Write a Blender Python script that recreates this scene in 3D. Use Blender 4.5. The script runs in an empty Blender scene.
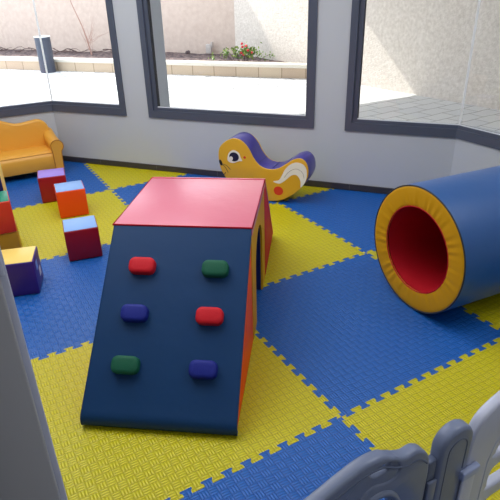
import bpy, bmesh, math, random
from mathutils import Vector, Matrix
random.seed(7)
C = bpy.context.scene.collection
PI = math.pi
def V(*a): return Vector(a)
def s2l(c):
    return tuple(((x/255)/12.92 if x/255 <= .04045 else ((x/255+.055)/1.055)**2.4) for x in c)

# ------------------------------------------------------------------ materials
def new_mat(name, rgb, rough=.5, metal=0, spec=.5, coat=0):
    m = bpy.data.materials.new(name); m.use_nodes = True
    b = m.node_tree.nodes['Principled BSDF']
    b.inputs['Base Color'].default_value = (*s2l(rgb), 1)
    b.inputs['Roughness'].default_value = rough
    b.inputs['Metallic'].default_value = metal
    b.inputs['Specular IOR Level'].default_value = spec
    b.inputs['Coat Weight'].default_value = coat
    return m
def nd(m, t, **k):
    n = m.node_tree.nodes.new(t)
    for a, v in k.items(): setattr(n, a, v)
    return n
def lk(m, a, b): m.node_tree.links.new(a, b)
def bsdf(m): return m.node_tree.nodes['Principled BSDF']
def noise_bump(m, scale=60, strength=.2, dist=.002, detail=3, coord='Object'):
    tc = nd(m, 'ShaderNodeTexCoord'); nz = nd(m, 'ShaderNodeTexNoise'); bp = nd(m, 'ShaderNodeBump')
    nz.inputs['Scale'].default_value = scale; nz.inputs['Detail'].default_value = detail
    bp.inputs['Strength'].default_value = strength; bp.inputs['Distance'].default_value = dist
    lk(m, tc.outputs[coord], nz.inputs['Vector']); lk(m, nz.outputs['Fac'], bp.inputs['Height'])
    lk(m, bp.outputs['Normal'], bsdf(m).inputs['Normal']); return nz
def mottled(m, rgb1, rgb2, scale, lo=.35, hi=.65, detail=4, coord='Object'):
    tc = nd(m, 'ShaderNodeTexCoord'); nz = nd(m, 'ShaderNodeTexNoise'); cr = nd(m, 'ShaderNodeValToRGB')
    nz.inputs['Scale'].default_value = scale; nz.inputs['Detail'].default_value = detail
    cr.color_ramp.elements[0].position = lo; cr.color_ramp.elements[1].position = hi
    cr.color_ramp.elements[0].color = (*s2l(rgb1), 1); cr.color_ramp.elements[1].color = (*s2l(rgb2), 1)
    lk(m, tc.outputs[coord], nz.inputs['Vector']); lk(m, nz.outputs['Fac'], cr.inputs['Fac'])
    lk(m, cr.outputs['Color'], bsdf(m).inputs['Base Color'])
def vinyl(name, rgb, rough=.38, bump=.25, spec=.5):
    m = new_mat(name, rgb, rough, spec=spec); noise_bump(m, 9, bump, .012, 5); return m

def math_n(m, op, a, b=None, c=None):
    n = nd(m, 'ShaderNodeMath', operation=op)
    for i, x in enumerate((a, b, c)):
        if x is None: continue
        if isinstance(x, (int, float)): n.inputs[i].default_value = x
        else: lk(m, x, n.inputs[i])
    return n.outputs[0]
def foam_mat(name, rgb, rgb2):
    """EVA foam with an embossed basket weave: squares of three ribs, alternating direction"""
    m = new_mat(name, rgb, .38, spec=.5)
    tc = nd(m, 'ShaderNodeTexCoord'); mp = nd(m, 'ShaderNodeMapping')
    mp.inputs['Rotation'].default_value = (0, 0, 0)
    lk(m, tc.outputs['Object'], mp.inputs['Vector'])
    sp = nd(m, 'ShaderNodeSeparateXYZ'); lk(m, mp.outputs['Vector'], sp.inputs[0])
    cell = .0315
    X = math_n(m, 'MULTIPLY', sp.outputs[0], 1/cell); Y = math_n(m, 'MULTIPLY', sp.outputs[1], 1/cell)
    X = math_n(m, 'ADD', X, 200.0); Y = math_n(m, 'ADD', Y, 200.0)
    fx = math_n(m, 'FRACT', X); fy = math_n(m, 'FRACT', Y)
    par = math_n(m, 'MODULO', math_n(m, 'ADD', math_n(m, 'FLOOR', X), math_n(m, 'FLOOR', Y)), 2.0)
    par = math_n(m, 'GREATER_THAN', par, .5)
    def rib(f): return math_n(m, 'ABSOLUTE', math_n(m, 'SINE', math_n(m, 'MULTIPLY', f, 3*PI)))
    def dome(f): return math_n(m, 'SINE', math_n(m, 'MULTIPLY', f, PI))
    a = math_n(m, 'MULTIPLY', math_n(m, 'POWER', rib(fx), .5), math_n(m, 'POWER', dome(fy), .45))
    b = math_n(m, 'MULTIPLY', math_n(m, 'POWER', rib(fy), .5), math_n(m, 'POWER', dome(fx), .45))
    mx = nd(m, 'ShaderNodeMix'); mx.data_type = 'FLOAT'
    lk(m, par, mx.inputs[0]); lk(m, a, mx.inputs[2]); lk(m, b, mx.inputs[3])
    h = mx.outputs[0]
    bp = nd(m, 'ShaderNodeBump'); bp.inputs['Strength'].default_value = .55; bp.inputs['Distance'].default_value = .006
    lk(m, h, bp.inputs['Height']); lk(m, bp.outputs['Normal'], bsdf(m).inputs['Normal'])
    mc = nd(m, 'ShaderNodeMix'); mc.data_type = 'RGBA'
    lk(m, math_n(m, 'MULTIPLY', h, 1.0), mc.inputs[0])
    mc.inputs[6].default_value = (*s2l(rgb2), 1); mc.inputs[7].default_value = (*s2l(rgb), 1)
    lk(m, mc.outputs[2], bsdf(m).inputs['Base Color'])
    return m

M = {}
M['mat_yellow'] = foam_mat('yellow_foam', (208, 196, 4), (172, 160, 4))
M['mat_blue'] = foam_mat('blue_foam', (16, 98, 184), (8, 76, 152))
M['wall'] = new_mat('painted_wall', (194, 197, 202), .75, spec=.25); noise_bump(M['wall'], 120, .15, .002)
M['ceiling'] = new_mat('white_ceiling', (235, 235, 235), .9)
M['floor'] = new_mat('screed', (120, 118, 115), .7); noise_bump(M['floor'], 40, .1)
M['base'] = new_mat('dark_tile_skirting', (62, 58, 60), .35); noise_bump(M['base'], 30, .05)
M['joint'] = new_mat('tile_joint', (110, 106, 104), .7)
M['frame'] = new_mat('grey_aluminium', (88, 94, 110), .42, metal=.25); noise_bump(M['frame'], 200, .03)
M['gasket'] = new_mat('dark_gasket', (38, 40, 46), .6)
M['bead'] = new_mat('white_bead', (235, 238, 242), .4)
M['navy'] = vinyl('navy_vinyl', (20, 58, 100), .46, .2, .22)
M['barrel'] = vinyl('blue_vinyl', (26, 82, 146), .42, .18, .9)
M['red'] = vinyl('red_vinyl', (196, 22, 44), .6, .25, .15)
M['red_sheen'] = vinyl('sheen_red_vinyl', (216, 108, 130), .36, .3, .8); bsdf(M['red_sheen']).inputs['Coat Weight'].default_value = .4; bsdf(M['red_sheen']).inputs['Coat Roughness'].default_value = .3  # red vinyl paled to pink; window reflection put into the base colour
M['lining'] = vinyl('red_lining', (190, 12, 32), .55)
M['yellow'] = vinyl('yellow_vinyl', (216, 158, 20), .55, .25, .2)
M['duck'] = vinyl('duck_yellow_vinyl', (220, 170, 44), .36, .12)
M['violet'] = vinyl('violet_vinyl', (70, 62, 146), .30)
M['orange'] = vinyl('orange_vinyl', (246, 92, 18), .55, .25, .2)
M['sofa'] = vinyl('amber_leatherette', (228, 164, 58), .42, .3)
M['sofa_seam'] = new_mat('amber_seam', (176, 112, 30), .6); noise_bump(M['sofa_seam'], 50, .1)
M['white_decal'] = new_mat('white_print', (232, 232, 222), .4)
M['black_decal'] = new_mat('black_print', (14, 14, 18), .4)
M['navy_decal'] = new_mat('navy_print', (22, 24, 62), .3)
M['red_decal'] = new_mat('red_print', (205, 50, 35), .4)
M['grey_decal'] = new_mat('grey_print', (140, 140, 128), .5)
for k in ('white_decal', 'black_decal', 'navy_decal', 'red_decal', 'grey_decal', 'bead', 'joint', 'gasket', 'ceiling'):
    noise_bump(M[k], 60, .03)
def hold_m(n, rgb):
    m = new_mat(n, rgb, .6, spec=.3); noise_bump(m, 260, .5, .002); return m
M['h_red'] = hold_m('red_hold', (205, 18, 34)); M['h_green'] = hold_m('green_hold', (14, 88, 62)); M['h_blue'] = hold_m('blue_hold', (20, 34, 128))
M['lavender'] = vinyl('lavender_vinyl', (150, 120, 215), .4, .1)
M['sky_blue'] = vinyl('pale_blue_vinyl', (128, 168, 225), .4, .1)
M['maroon'] = vinyl('dark_red_vinyl', (152, 10, 30), .4, .1)
M['cube_orange'] = vinyl('cube_orange_vinyl', (238, 78, 14), .4, .1)
M['cube_purple'] = vinyl('cube_purple_vinyl', (62, 34, 128), .4, .1)
M['cube_yellow'] = vinyl('cube_yellow_vinyl', (242, 208, 110), .4, .1)
M['cube_ochre'] = vinyl('cube_ochre_vinyl', (190, 140, 30), .45, .1)
M['cube_green'] = vinyl('cube_green_vinyl', (20, 130, 100), .4, .1)
M['cube_red'] = vinyl('cube_red_vinyl', (226, 62, 34), .4, .1)
M['cube_navy'] = vinyl('cube_navy_vinyl', (26, 34, 96), .4, .1)
M['grey_plastic'] = new_mat('grey_plastic', (116, 126, 152), .33); noise_bump(M['grey_plastic'], 90, .05)
M['grey_plastic2'] = new_mat('darker_grey_plastic', (92, 102, 126), .4); noise_bump(M['grey_plastic2'], 90, .05)
M['white_plastic'] = new_mat('white_plastic', (196, 200, 218), .3); noise_bump(M['white_plastic'], 90, .05)
M['clip_plastic'] = new_mat('pale_clip_plastic', (168, 180, 214), .35); noise_bump(M['clip_plastic'], 90, .05)
M['jamb'] = new_mat('white_painted_wood', (166, 166, 170), .45); noise_bump(M['jamb'], 30, .05)
M['jamb_dark'] = new_mat('dark_grey_matte', (92, 92, 96), .6); noise_bump(M['jamb_dark'], 30, .05)  # plain dark grey, darker than the other walls
# outside
m = M['render'] = new_mat('beige_render', (204, 192, 178), .95, spec=.1)
mottled(m, (208, 198, 188), (232, 223, 214), 22, .3, .7, 8); noise_bump(m, 45, .9, .02, 8)
m = M['render_pink'] = new_mat('pinkish_render', (232, 208, 192), .95, spec=.1)
mottled(m, (202, 182, 170), (214, 196, 184), 10, .3, .7, 8); noise_bump(m, 45, .4, .012, 8)
m = M['paving'] = new_mat('pale_paving', (205, 205, 202), .85, spec=.2)
tc = nd(m, 'ShaderNodeTexCoord'); mp = nd(m, 'ShaderNodeMapping'); br = nd(m, 'ShaderNodeTexBrick')
mp.inputs['Rotation'].default_value = (0, 0, math.radians(-4))
br.inputs['Scale'].default_value = 1.0; br.inputs['Brick Width'].default_value = .42; br.inputs['Row Height'].default_value = .24
br.inputs['Mortar Size'].default_value = .008; br.inputs['Mortar Smooth'].default_value = .4
br.inputs['Color1'].default_value = (*s2l((226, 226, 226)), 1); br.inputs['Color2'].default_value = (*s2l((216, 217, 219)), 1)
br.inputs['Mortar'].default_value = (*s2l((150, 150, 150)), 1)
nz = nd(m, 'ShaderNodeTexNoise'); nz.inputs['Scale'].default_value = 3.0
va = nd(m, 'ShaderNodeVectorMath', operation='SCALE'); va.inputs['Scale'].default_value = .06
vb = nd(m, 'ShaderNodeVectorMath', operation='ADD')
lk(m, tc.outputs['Object'], mp.inputs['Vector']); lk(m, mp.outputs['Vector'], nz.inputs['Vector'])
lk(m, nz.outputs['Color'], va.inputs[0]); lk(m, mp.outputs['Vector'], vb.inputs[0]); lk(m, va.outputs[0], vb.inputs[1])
lk(m, vb.outputs[0], br.inputs['Vector'])
n2 = nd(m, 'ShaderNodeTexNoise'); n2.inputs['Scale'].default_value = 7.0; n2.inputs['Detail'].default_value = 6; n2.inputs['Roughness'].default_value = .7
r2 = nd(m, 'ShaderNodeValToRGB'); r2.color_ramp.elements[0].position = .33; r2.color_ramp.elements[1].position = .50
r2.color_ramp.elements[0].color = (.26, .26, .27, 1); r2.color_ramp.elements[1].color = (1, 1, 1, 1)
m2 = nd(m, 'ShaderNodeMix'); m2.data_type = 'RGBA'; m2.blend_type = 'MULTIPLY'; m2.inputs[0].default_value = 1
mq = nd(m, 'ShaderNodeMapping'); mq.inputs['Rotation'].default_value = (0, 0, math.radians(49)); mq.inputs['Scale'].default_value = (1, 1.3, 1)
lk(m, tc.outputs['Object'], mq.inputs['Vector']); lk(m, mq.outputs['Vector'], n2.inputs['Vector'])
sy = nd(m, 'ShaderNodeSeparateXYZ'); gm = nd(m, 'ShaderNodeNewGeometry'); lk(m, gm.outputs['Position'], sy.inputs[0])
far = math_n(m, 'MINIMUM', math_n(m, 'MAXIMUM', math_n(m, 'SUBTRACT', sy.outputs[1], 6.6), 0.0), 1.0)   # cobbled part beyond the smooth strip
lk(m, far, m2.inputs[0])
lk(m, n2.outputs['Fac'], r2.inputs['Fac']); lk(m, br.outputs['Color'], m2.inputs[6]); lk(m, r2.outputs['Color'], m2.inputs[7])
lk(m, m2.outputs[2], bsdf(m).inputs['Base Color'])
m = M['block'] = new_mat('sandstone_blocks', (206, 180, 146), .9, spec=.15)
tc = nd(m, 'ShaderNodeTexCoord'); br = nd(m, 'ShaderNodeTexBrick'); mp = nd(m, 'ShaderNodeMapping')
br.offset = 0
br.inputs['Scale'].default_value = 1.0; br.inputs['Brick Width'].default_value = .45; br.inputs['Row Height'].default_value = .8
br.inputs['Mortar Size'].default_value = .008
br.inputs['Color1'].default_value = (*s2l((205, 186, 162)), 1); br.inputs['Color2'].default_value = (*s2l((194, 172, 150)), 1)
br.inputs['Mortar'].default_value = (*s2l((150, 130, 108)), 1)
lk(m, tc.outputs['Object'], mp.inputs['Vector']); lk(m, mp.outputs['Vector'], br.inputs['Vector'])
lk(m, br.outputs['Color'], bsdf(m).inputs['Base Color'])
M['cap'] = new_mat('pale_stone_cap', (225, 218, 205), .8); noise_bump(M['cap'], 30, .2)
M['soil'] = new_mat('dark_soil', (96, 84, 88), 1, spec=.1); mottled(M['soil'], (76, 66, 70), (128, 112, 108), 14); noise_bump(M['soil'], 12, .8, .05)
M['bin'] = new_mat('slate_grey_metal', (70, 76, 92), .5, metal=.1); noise_bump(M['bin'], 40, .05)
M['bin_in'] = new_mat('pale_bin_rim', (215, 218, 222), .5); noise_bump(M['bin_in'], 40, .05)
M['twig'] = new_mat('dry_twig', (176, 140, 128), .9); noise_bump(M['twig'], 40, .3)
M['twig_dark'] = new_mat('dark_dry_twig', (92, 70, 66), .9); noise_bump(M['twig_dark'], 40, .3)
M['leaf'] = new_mat('leaf_green', (96, 138, 52), .6); mottled(M['leaf'], (70, 116, 42), (150, 172, 70), 12)
M['flower'] = new_mat('flower_red', (206, 44, 60), .6); noise_bump(M['flower'], 40, .2)
M['outlet'] = new_mat('grey_outlet', (190, 182, 178), .7); noise_bump(M['outlet'], 40, .1)
M['concrete'] = new_mat('white_soffit', (222, 220, 215), .9); noise_bump(M['concrete'], 20, .1)
# glass: thin, clear, slightly reflective
m = M['glass'] = bpy.data.materials.new('clear_glass'); m.use_nodes = True
nt = m.node_tree; nt.nodes.clear()
o_ = nt.nodes.new('ShaderNodeOutputMaterial'); t_ = nt.nodes.new('ShaderNodeBsdfTransparent'); g_ = nt.nodes.new('ShaderNodeBsdfGlossy')
x_ = nt.nodes.new('ShaderNodeMixShader'); x_.inputs[0].default_value = .02; g_.inputs['Roughness'].default_value = .02
t_.inputs[0].default_value = (.97, .985, .99, 1)
nt.links.new(t_.outputs[0], x_.inputs[1]); nt.links.new(g_.outputs[0], x_.inputs[2]); nt.links.new(x_.outputs[0], o_.inputs[0])

m = M['silicone'] = bpy.data.materials.new('white_silicone'); m.use_nodes = True
nt = m.node_tree; nt.nodes.clear()
o_ = nt.nodes.new('ShaderNodeOutputMaterial'); t_ = nt.nodes.new('ShaderNodeBsdfTranslucent'); g_ = nt.nodes.new('ShaderNodeBsdfDiffuse')
x_ = nt.nodes.new('ShaderNodeMixShader'); x_.inputs[0].default_value = .4
t_.inputs[0].default_value = (.95, .95, .95, 1); g_.inputs[0].default_value = (.95, .95, .95, 1)
nt.links.new(t_.outputs[0], x_.inputs[1]); nt.links.new(g_.outputs[0], x_.inputs[2]); nt.links.new(x_.outputs[0], o_.inputs[0])

# ------------------------------------------------------------------ mesh helpers
def sharpen(me, ang=35):
    bm = bmesh.new(); bm.from_mesh(me)
    for f in bm.faces: f.smooth = True
    for e in bm.edges:
        if len(e.link_faces) == 2 and e.calc_face_angle(0) > math.radians(ang): e.smooth = False
    bm.to_mesh(me); bm.free()
def link_mesh(name, me, mat, parent=None, smooth=35, origin=None):
    """me holds world coordinates; moved into the parent's (or its own base) frame"""
    if isinstance(mat, str): mat = M[mat]
    me.materials.clear(); me.materials.append(mat)
    o = bpy.data.objects.new(name, me); C.objects.link(o)
    if parent is not None:
        Wp = world_of(parent)
        me.transform(Wp.inverted()); o.parent = parent; o['_w'] = 0
    else:
        if origin is None:
            xs = [v.co for v in me.vertices]
            origin = Vector(((min(v.x for v in xs)+max(v.x for v in xs))/2, (min(v.y for v in xs)+max(v.y for v in xs))/2, min(v.z for v in xs)))
        me.transform(Matrix.Translation(-Vector(origin))); o.location = origin
    if smooth: sharpen(me, smooth)
    if '_w' in o: del o['_w']
    return o
def world_of(o):
    w = Matrix.LocRotScale(o.location, o.rotation_euler, o.scale)
    return world_of(o.parent) @ w if o.parent else w
def bm_mesh(bm, name='m'):
    bmesh.ops.recalc_face_normals(bm, faces=bm.faces)
    me = bpy.data.meshes.new(name); bm.to_mesh(me); bm.free(); return me
def lft(F, dz): return F @ Matrix.Translation((0, 0, dz))
def frame(o, ex, ey, ez):
    m_ = Matrix.Identity(4)
    for i, v in enumerate((ex, ey, ez)):
        v = Vector(v)
        for r in range(3): m_[r][i] = v[r]
    for r in range(3): m_[r][3] = o[r]
    return m_
def box_bm(bm, lo, hi, bev=0, mtx=None, seg=3):
    g = bmesh.ops.create_cube(bm, size=1); vs = g['verts']
    lo, hi = Vector(lo), Vector(hi)
    for v in vs: v.co = Vector([(lo[i]+hi[i])/2 + v.co[i]*(hi[i]-lo[i]) for i in range(3)])
    if bev:
        es = list({e for v in vs for e in v.link_edges})
        r = bmesh.ops.bevel(bm, geom=es, offset=bev, segments=seg, profile=.5, affect='EDGES')
        vs = list({v for v in r['verts']} | {v for v in vs if v.is_valid})
        vs = list({v for f in r['faces'] for v in f.verts} | set(vs))
    if mtx is not None:
        for v in vs: v.co = mtx @ v.co
    return vs
def box(name, lo, hi, mat, parent=None, bev=0, mtx=None, seg=3):
    bm = bmesh.new(); box_bm(bm, lo, hi, bev, mtx, seg); return link_mesh(name, bm_mesh(bm), mat, parent)
def prism_bm(bm, poly, z0, z1, mtx=None):
    """poly: 2-D points, extruded from z0 to z1"""
    a = [bm.verts.new((p[0], p[1], z0)) for p in poly]; b = [bm.verts.new((p[0], p[1], z1)) for p in poly]
    bm.faces.new(a[::-1]); bm.faces.new(b)
    n = len(poly)
    for i in range(n): bm.faces.new((a[i], a[(i+1) % n], b[(i+1) % n], b[i]))
    if mtx is not None:
        for v in a+b: v.co = mtx @ v.co
def prism(name, poly, z0, z1, mat, parent=None, mtx=None, bev=0, seg=2):
    bm = bmesh.new(); prism_bm(bm, poly, z0, z1, None)
    if bev:
        bmesh.ops.recalc_face_normals(bm, faces=bm.faces)
        bmesh.ops.bevel(bm, geom=list(bm.edges), offset=bev, segments=seg, profile=.5, affect='EDGES')
    if mtx is not None: bmesh.ops.transform(bm, matrix=mtx, verts=bm.verts)
    return link_mesh(name, bm_mesh(bm), mat, parent)
def crom(pts, n=6, closed=True):
    out = []; N = len(pts); P = [Vector(p) for p in pts]
    rng = range(N) if closed else range(N-1)
    for i in rng:
        if closed: p0, p1, p2, p3 = P[(i-1) % N], P[i], P[(i+1) % N], P[(i+2) % N]
        else: p0, p1, p2, p3 = P[max(i-1, 0)], P[i], P[i+1], P[min(i+2, N-1)]
        for k in range(n):
            t = k/n
            out.append(.5*((2*p1)+(-p0+p2)*t+(2*p0-5*p1+4*p2-p3)*t*t+(-p0+3*p1-3*p2+p3)*t**3))
    if not closed: out.append(P[-1])
    return out
def ell(cx, cy, rx, ry, n=32, rot=0):
    return [(cx+rx*math.cos(a)*math.cos(rot)-ry*math.sin(a)*math.sin(rot), cy+rx*math.cos(a)*math.sin(rot)+ry*math.sin(a)*math.cos(rot)) for a in [2*PI*k/n for k in range(n)]]
def fill2d(name, loops, depth, mat, parent, mtx, bev=0, smooth=35):
    """loops: closed 2-D outlines (inner ones become holes); centred slab of given depth"""
    cu = bpy.data.curves.new('c', 'CURVE'); cu.dimensions = '2D'; cu.fill_mode = 'BOTH'
    cu.extrude = max(depth/2-bev, .0001); cu.bevel_depth = bev; cu.bevel_resolution = 3; cu.offset = -bev
    for L in loops:
        s = cu.splines.new('POLY'); s.points.add(len(L)-1)
        for p, q in zip(s.points, L): p.co = (q[0], q[1], 0, 1)
        s.use_cyclic_u = True
    ob = bpy.data.objects.new('c', cu); C.objects.link(ob)
    bpy.context.view_layer.update()
    me = bpy.data.meshes.new_from_object(ob.evaluated_get(bpy.context.evaluated_depsgraph_get()))
    bpy.data.objects.remove(ob)
    bm = bmesh.new(); bm.from_mesh(me); bmesh.ops.remove_doubles(bm, verts=bm.verts, dist=1e-5)
    bmesh.ops.transform(bm, matrix=mtx, verts=bm.verts)
    bpy.data.meshes.remove(me)
    return link_mesh(name, bm_mesh(bm), mat, parent, smooth)
def tube_bm(bm, pts, r, seg=8, r1=None, closed=False):
    pts = [Vector(p) for p in pts]; n = len(pts); rings = []
    up = Vector((0, 0, 1)); prev = None
    for i, p in enumerate(pts):
        a = pts[(i-1) % n] if (closed or i) else p; b = pts[(i+1) % n] if (closed or i < n-1) else p
        t = (b-a).normalized()
        if prev is None: x = t.cross(up); x = x if x.length > .05 else t.cross(Vector((1, 0, 0)))
        else: x = prev-t*prev.dot(t)
        x.normalize(); prev = x; y = t.cross(x)
        rr = r if r1 is None else r+(r1-r)*i/(n-1)
        rings.append([bm.verts.new(p+(x*math.cos(2*PI*k/seg)+y*math.sin(2*PI*k/seg))*rr) for k in range(seg)])
    m_ = n if closed else n-1
    for i in range(m_):
        A, B = rings[i], rings[(i+1) % n]
        for k in range(seg): bm.faces.new((A[k], A[(k+1) % seg], B[(k+1) % seg], B[k]))
    if not closed: bm.faces.new(rings[0][::-1]); bm.faces.new(rings[-1])
def tube(name, pts, r, mat, parent=None, seg=8, r1=None, closed=False):
    bm = bmesh.new(); tube_bm(bm, pts, r, seg, r1, closed); return link_mesh(name, bm_mesh(bm), mat, parent, 50)
def lathe(name, prof, mat, parent, mtx, seg=64, caps=False, smooth=35):
    """prof: (radius, height) revolved round local z; closed profile"""
    bm = bmesh.new(); rings = []
    for k in range(seg):
        a = 2*PI*k/seg; rings.append([bm.verts.new((r*math.cos(a), r*math.sin(a), h)) for r, h in prof])
    n = len(prof)
    for k in range(seg):
        A, B = rings[k], rings[(k+1) % seg]
        for i in range(n):
            j = (i+1) % n
            bm.faces.new((A[i], A[j], B[j], B[i]))
    bmesh.ops.remove_doubles(bm, verts=bm.verts, dist=1e-6)
    bmesh.ops.transform(bm, matrix=mtx, verts=bm.verts)
    return link_mesh(name, bm_mesh(bm), mat, parent, smooth)
def thing(name, loc, rz=0, label=None, cat=None, group=None):
    o = bpy.data.objects.new(name, None); C.objects.link(o); o.empty_display_size = .1
    o.location = loc; o.rotation_euler = (0, 0, rz); tag(o, label, cat, group); return o
def tag(o, label=None, cat=None, group=None, kind=None):
    if label: o['label'] = label
    if cat: o['category'] = cat
    if group: o['group'] = group
    if kind: o['kind'] = kind
    return o
def struct(o, label, cat):
    return tag(o, label, cat, kind='structure')

# ------------------------------------------------------------------ camera (solved from the mat grid)
cam = bpy.data.objects.new('camera', bpy.data.cameras.new('camera')); C.objects.link(cam)
def cam_axes(pitch, roll, yaw):
    f = V(math.sin(yaw)*math.cos(pitch), math.cos(yaw)*math.cos(pitch), -math.sin(pitch))
    r = V(math.cos(yaw), -math.sin(yaw), 0); u = r.cross(f)
    return r*math.cos(roll)+u*math.sin(roll), u*math.cos(roll)-r*math.sin(roll), f
r_, u_, f_ = cam_axes(.4718, -.0259, .5149)
cam.matrix_world = frame((.958, -.156, 1.508), r_, u_, -f_)
cam.data.sensor_width = 36; cam.data.lens = 526.46/500*36; cam.data.clip_start = .02
bpy.context.scene.camera = cam

# ------------------------------------------------------------------ room shell
A0 = V(1.845, 5.07, 0); dW = V(.6352, -.7723, 0).normalized(); nOut = V(.7723, .6352, 0).normalized()
XR = 4.092; LW = (XR-A0.x)/dW.x; B0 = A0+dW*LW       # right corner of the bay
TH = .38; CEIL = 2.75; SILL = .475; HEAD = 2.3
FW = frame(A0, dW, nOut, (0, 0, 1))                  # front wall frame: x along, y outward, z up
FR = frame(B0, (0, -1, 0), (1, 0, 0), (0, 0, 1))     # right wall: x towards the camera
FL = frame(A0, (-1, 0, 0), (0, 1, 0), (0, 0, 1))     # left wall (parallel to x)
def mitre(ang_len): return ang_len
LL, LR = 3.35, 3.6
L_end, R_end = 1.7, 1.9                               # how far the corner glazing runs along the side walls
def wallpiece(bm, F, x0, x1, z0, z1, e0=0, e1=0, t=TH):
    """prism with mitred ends: outer face longer by e0/e1"""
    poly = [(x0, 0), (x1, 0), (x1+e1, t), (x0-e0, t)]
    prism_bm(bm, poly, z0, z1, F)
ang = math.radians(50.55); eL = TH*math.tan(ang/2); eR = TH*math.tan(math.radians(90-50.55)/2)
wF, wL, wR = bmesh.new(), bmesh.new(), bmesh.new()
for bm_, F, segs in ((wF, FW, [(0, LW, 0, SILL, eL, eR), (.798, 1.026, SILL, HEAD, 0, 0), (2.492, 2.734, SILL, HEAD, 0, 0), (0, LW, HEAD, CEIL, eL, eR)]),
                     (wL, FL, [(0, LL, 0, SILL, eL, 0), (L_end, LL, SILL, HEAD, 0, 0), (0, LL, HEAD, CEIL, eL, 0)]),
                     (wR, FR, [(0, LR, 0, SILL, eR, 0), (R_end, LR, SILL, HEAD, 0, 0), (0, LR, HEAD, CEIL, eR, 0)])):
    for s in segs: wallpiece(bm_, F, s[0], s[1], s[2], s[3], s[4], s[5])
struct(link_mesh('wall_front', bm_mesh(wF), 'wall'), 'pale grey painted wall between and below the big windows', 'wall')
struct(link_mesh('wall_left', bm_mesh(wL), 'wall'), 'pale grey painted wall behind the amber sofa', 'wall')
struct(link_mesh('wall_right', bm_mesh(wR), 'wall'), 'pale grey painted wall behind the blue barrel', 'wall')
# skirting
def skirt(name, F, x0, x1, e0, e1, label, joints):
    bm = bmesh.new(); prism_bm(bm, [(x0, -.012), (x1, -.012), (x1, 0), (x0, 0)], 0.0, .047, F)
    o = link_mesh(name, bm_mesh(bm), 'base'); struct(o, label, 'baseboard')
    for j in joints:
        b2 = bmesh.new(); box_bm(b2, (j-.0015, -.0128, .001), (j+.0015, -.0118, .0472), 0, F)
        link_mesh('tile_joint', bm_mesh(b2), 'joint', o)
skirt('baseboard_front', FW, .006, LW-.005, 0, 0, 'dark tile skirting along the wall below the windows', (.45, 1.05, 1.65, 2.25, 2.80, 3.3))
skirt('baseboard_left', FL, .006, LL, 0, 0, 'dark tile skirting behind the sofa', (.6, 1.2, 1.8))
skirt('baseboard_right', FR, .006, LR, 0, 0, 'dark tile skirting behind the barrel', (.5, 1.1, 1.7))
struct(box('floor', (-1.6, -1.7, -.12), (4.3, 5.3, -.0135), 'floor'), 'grey screed floor under the foam mats', 'floor')
struct(box('ceiling', (-1.6, -1.7, CEIL), (4.5, 5.4, CEIL+.15), 'ceiling'), 'white ceiling', 'ceiling')
struct(box('wall_side', (-1.75, -1.7, -.1), (-1.5, 5.32, CEIL), 'wall'), 'pale wall at the far left of the room', 'wall')
struct(box('wall_back', (-1.6, -1.9, -.1), (4.35, -1.7, CEIL), 'wall'), 'pale wall behind the viewer', 'wall')
# doorway side on the left: partition, jamb
struct(box('wall_partition', (-1.5, .36, -.0135), (.894, .50, CEIL), 'jamb_dark'), 'dark grey partition beside the doorway', 'wall')
j = struct(box('door_1', (.896, .395, -.0135), (.9665, .47, 2.3), 'jamb', bev=.003), 'white painted door jamb at the left edge of the view', 'door frame')
box('door_stop', (.9655, .455, -.0135), (.9762, .47, 2.3), 'white_plastic', j, bev=.002)
box('hinge', (.9655, .440, 1.215), (.9735, .456, 1.30), 'white_plastic', j, bev=.002)

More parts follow.
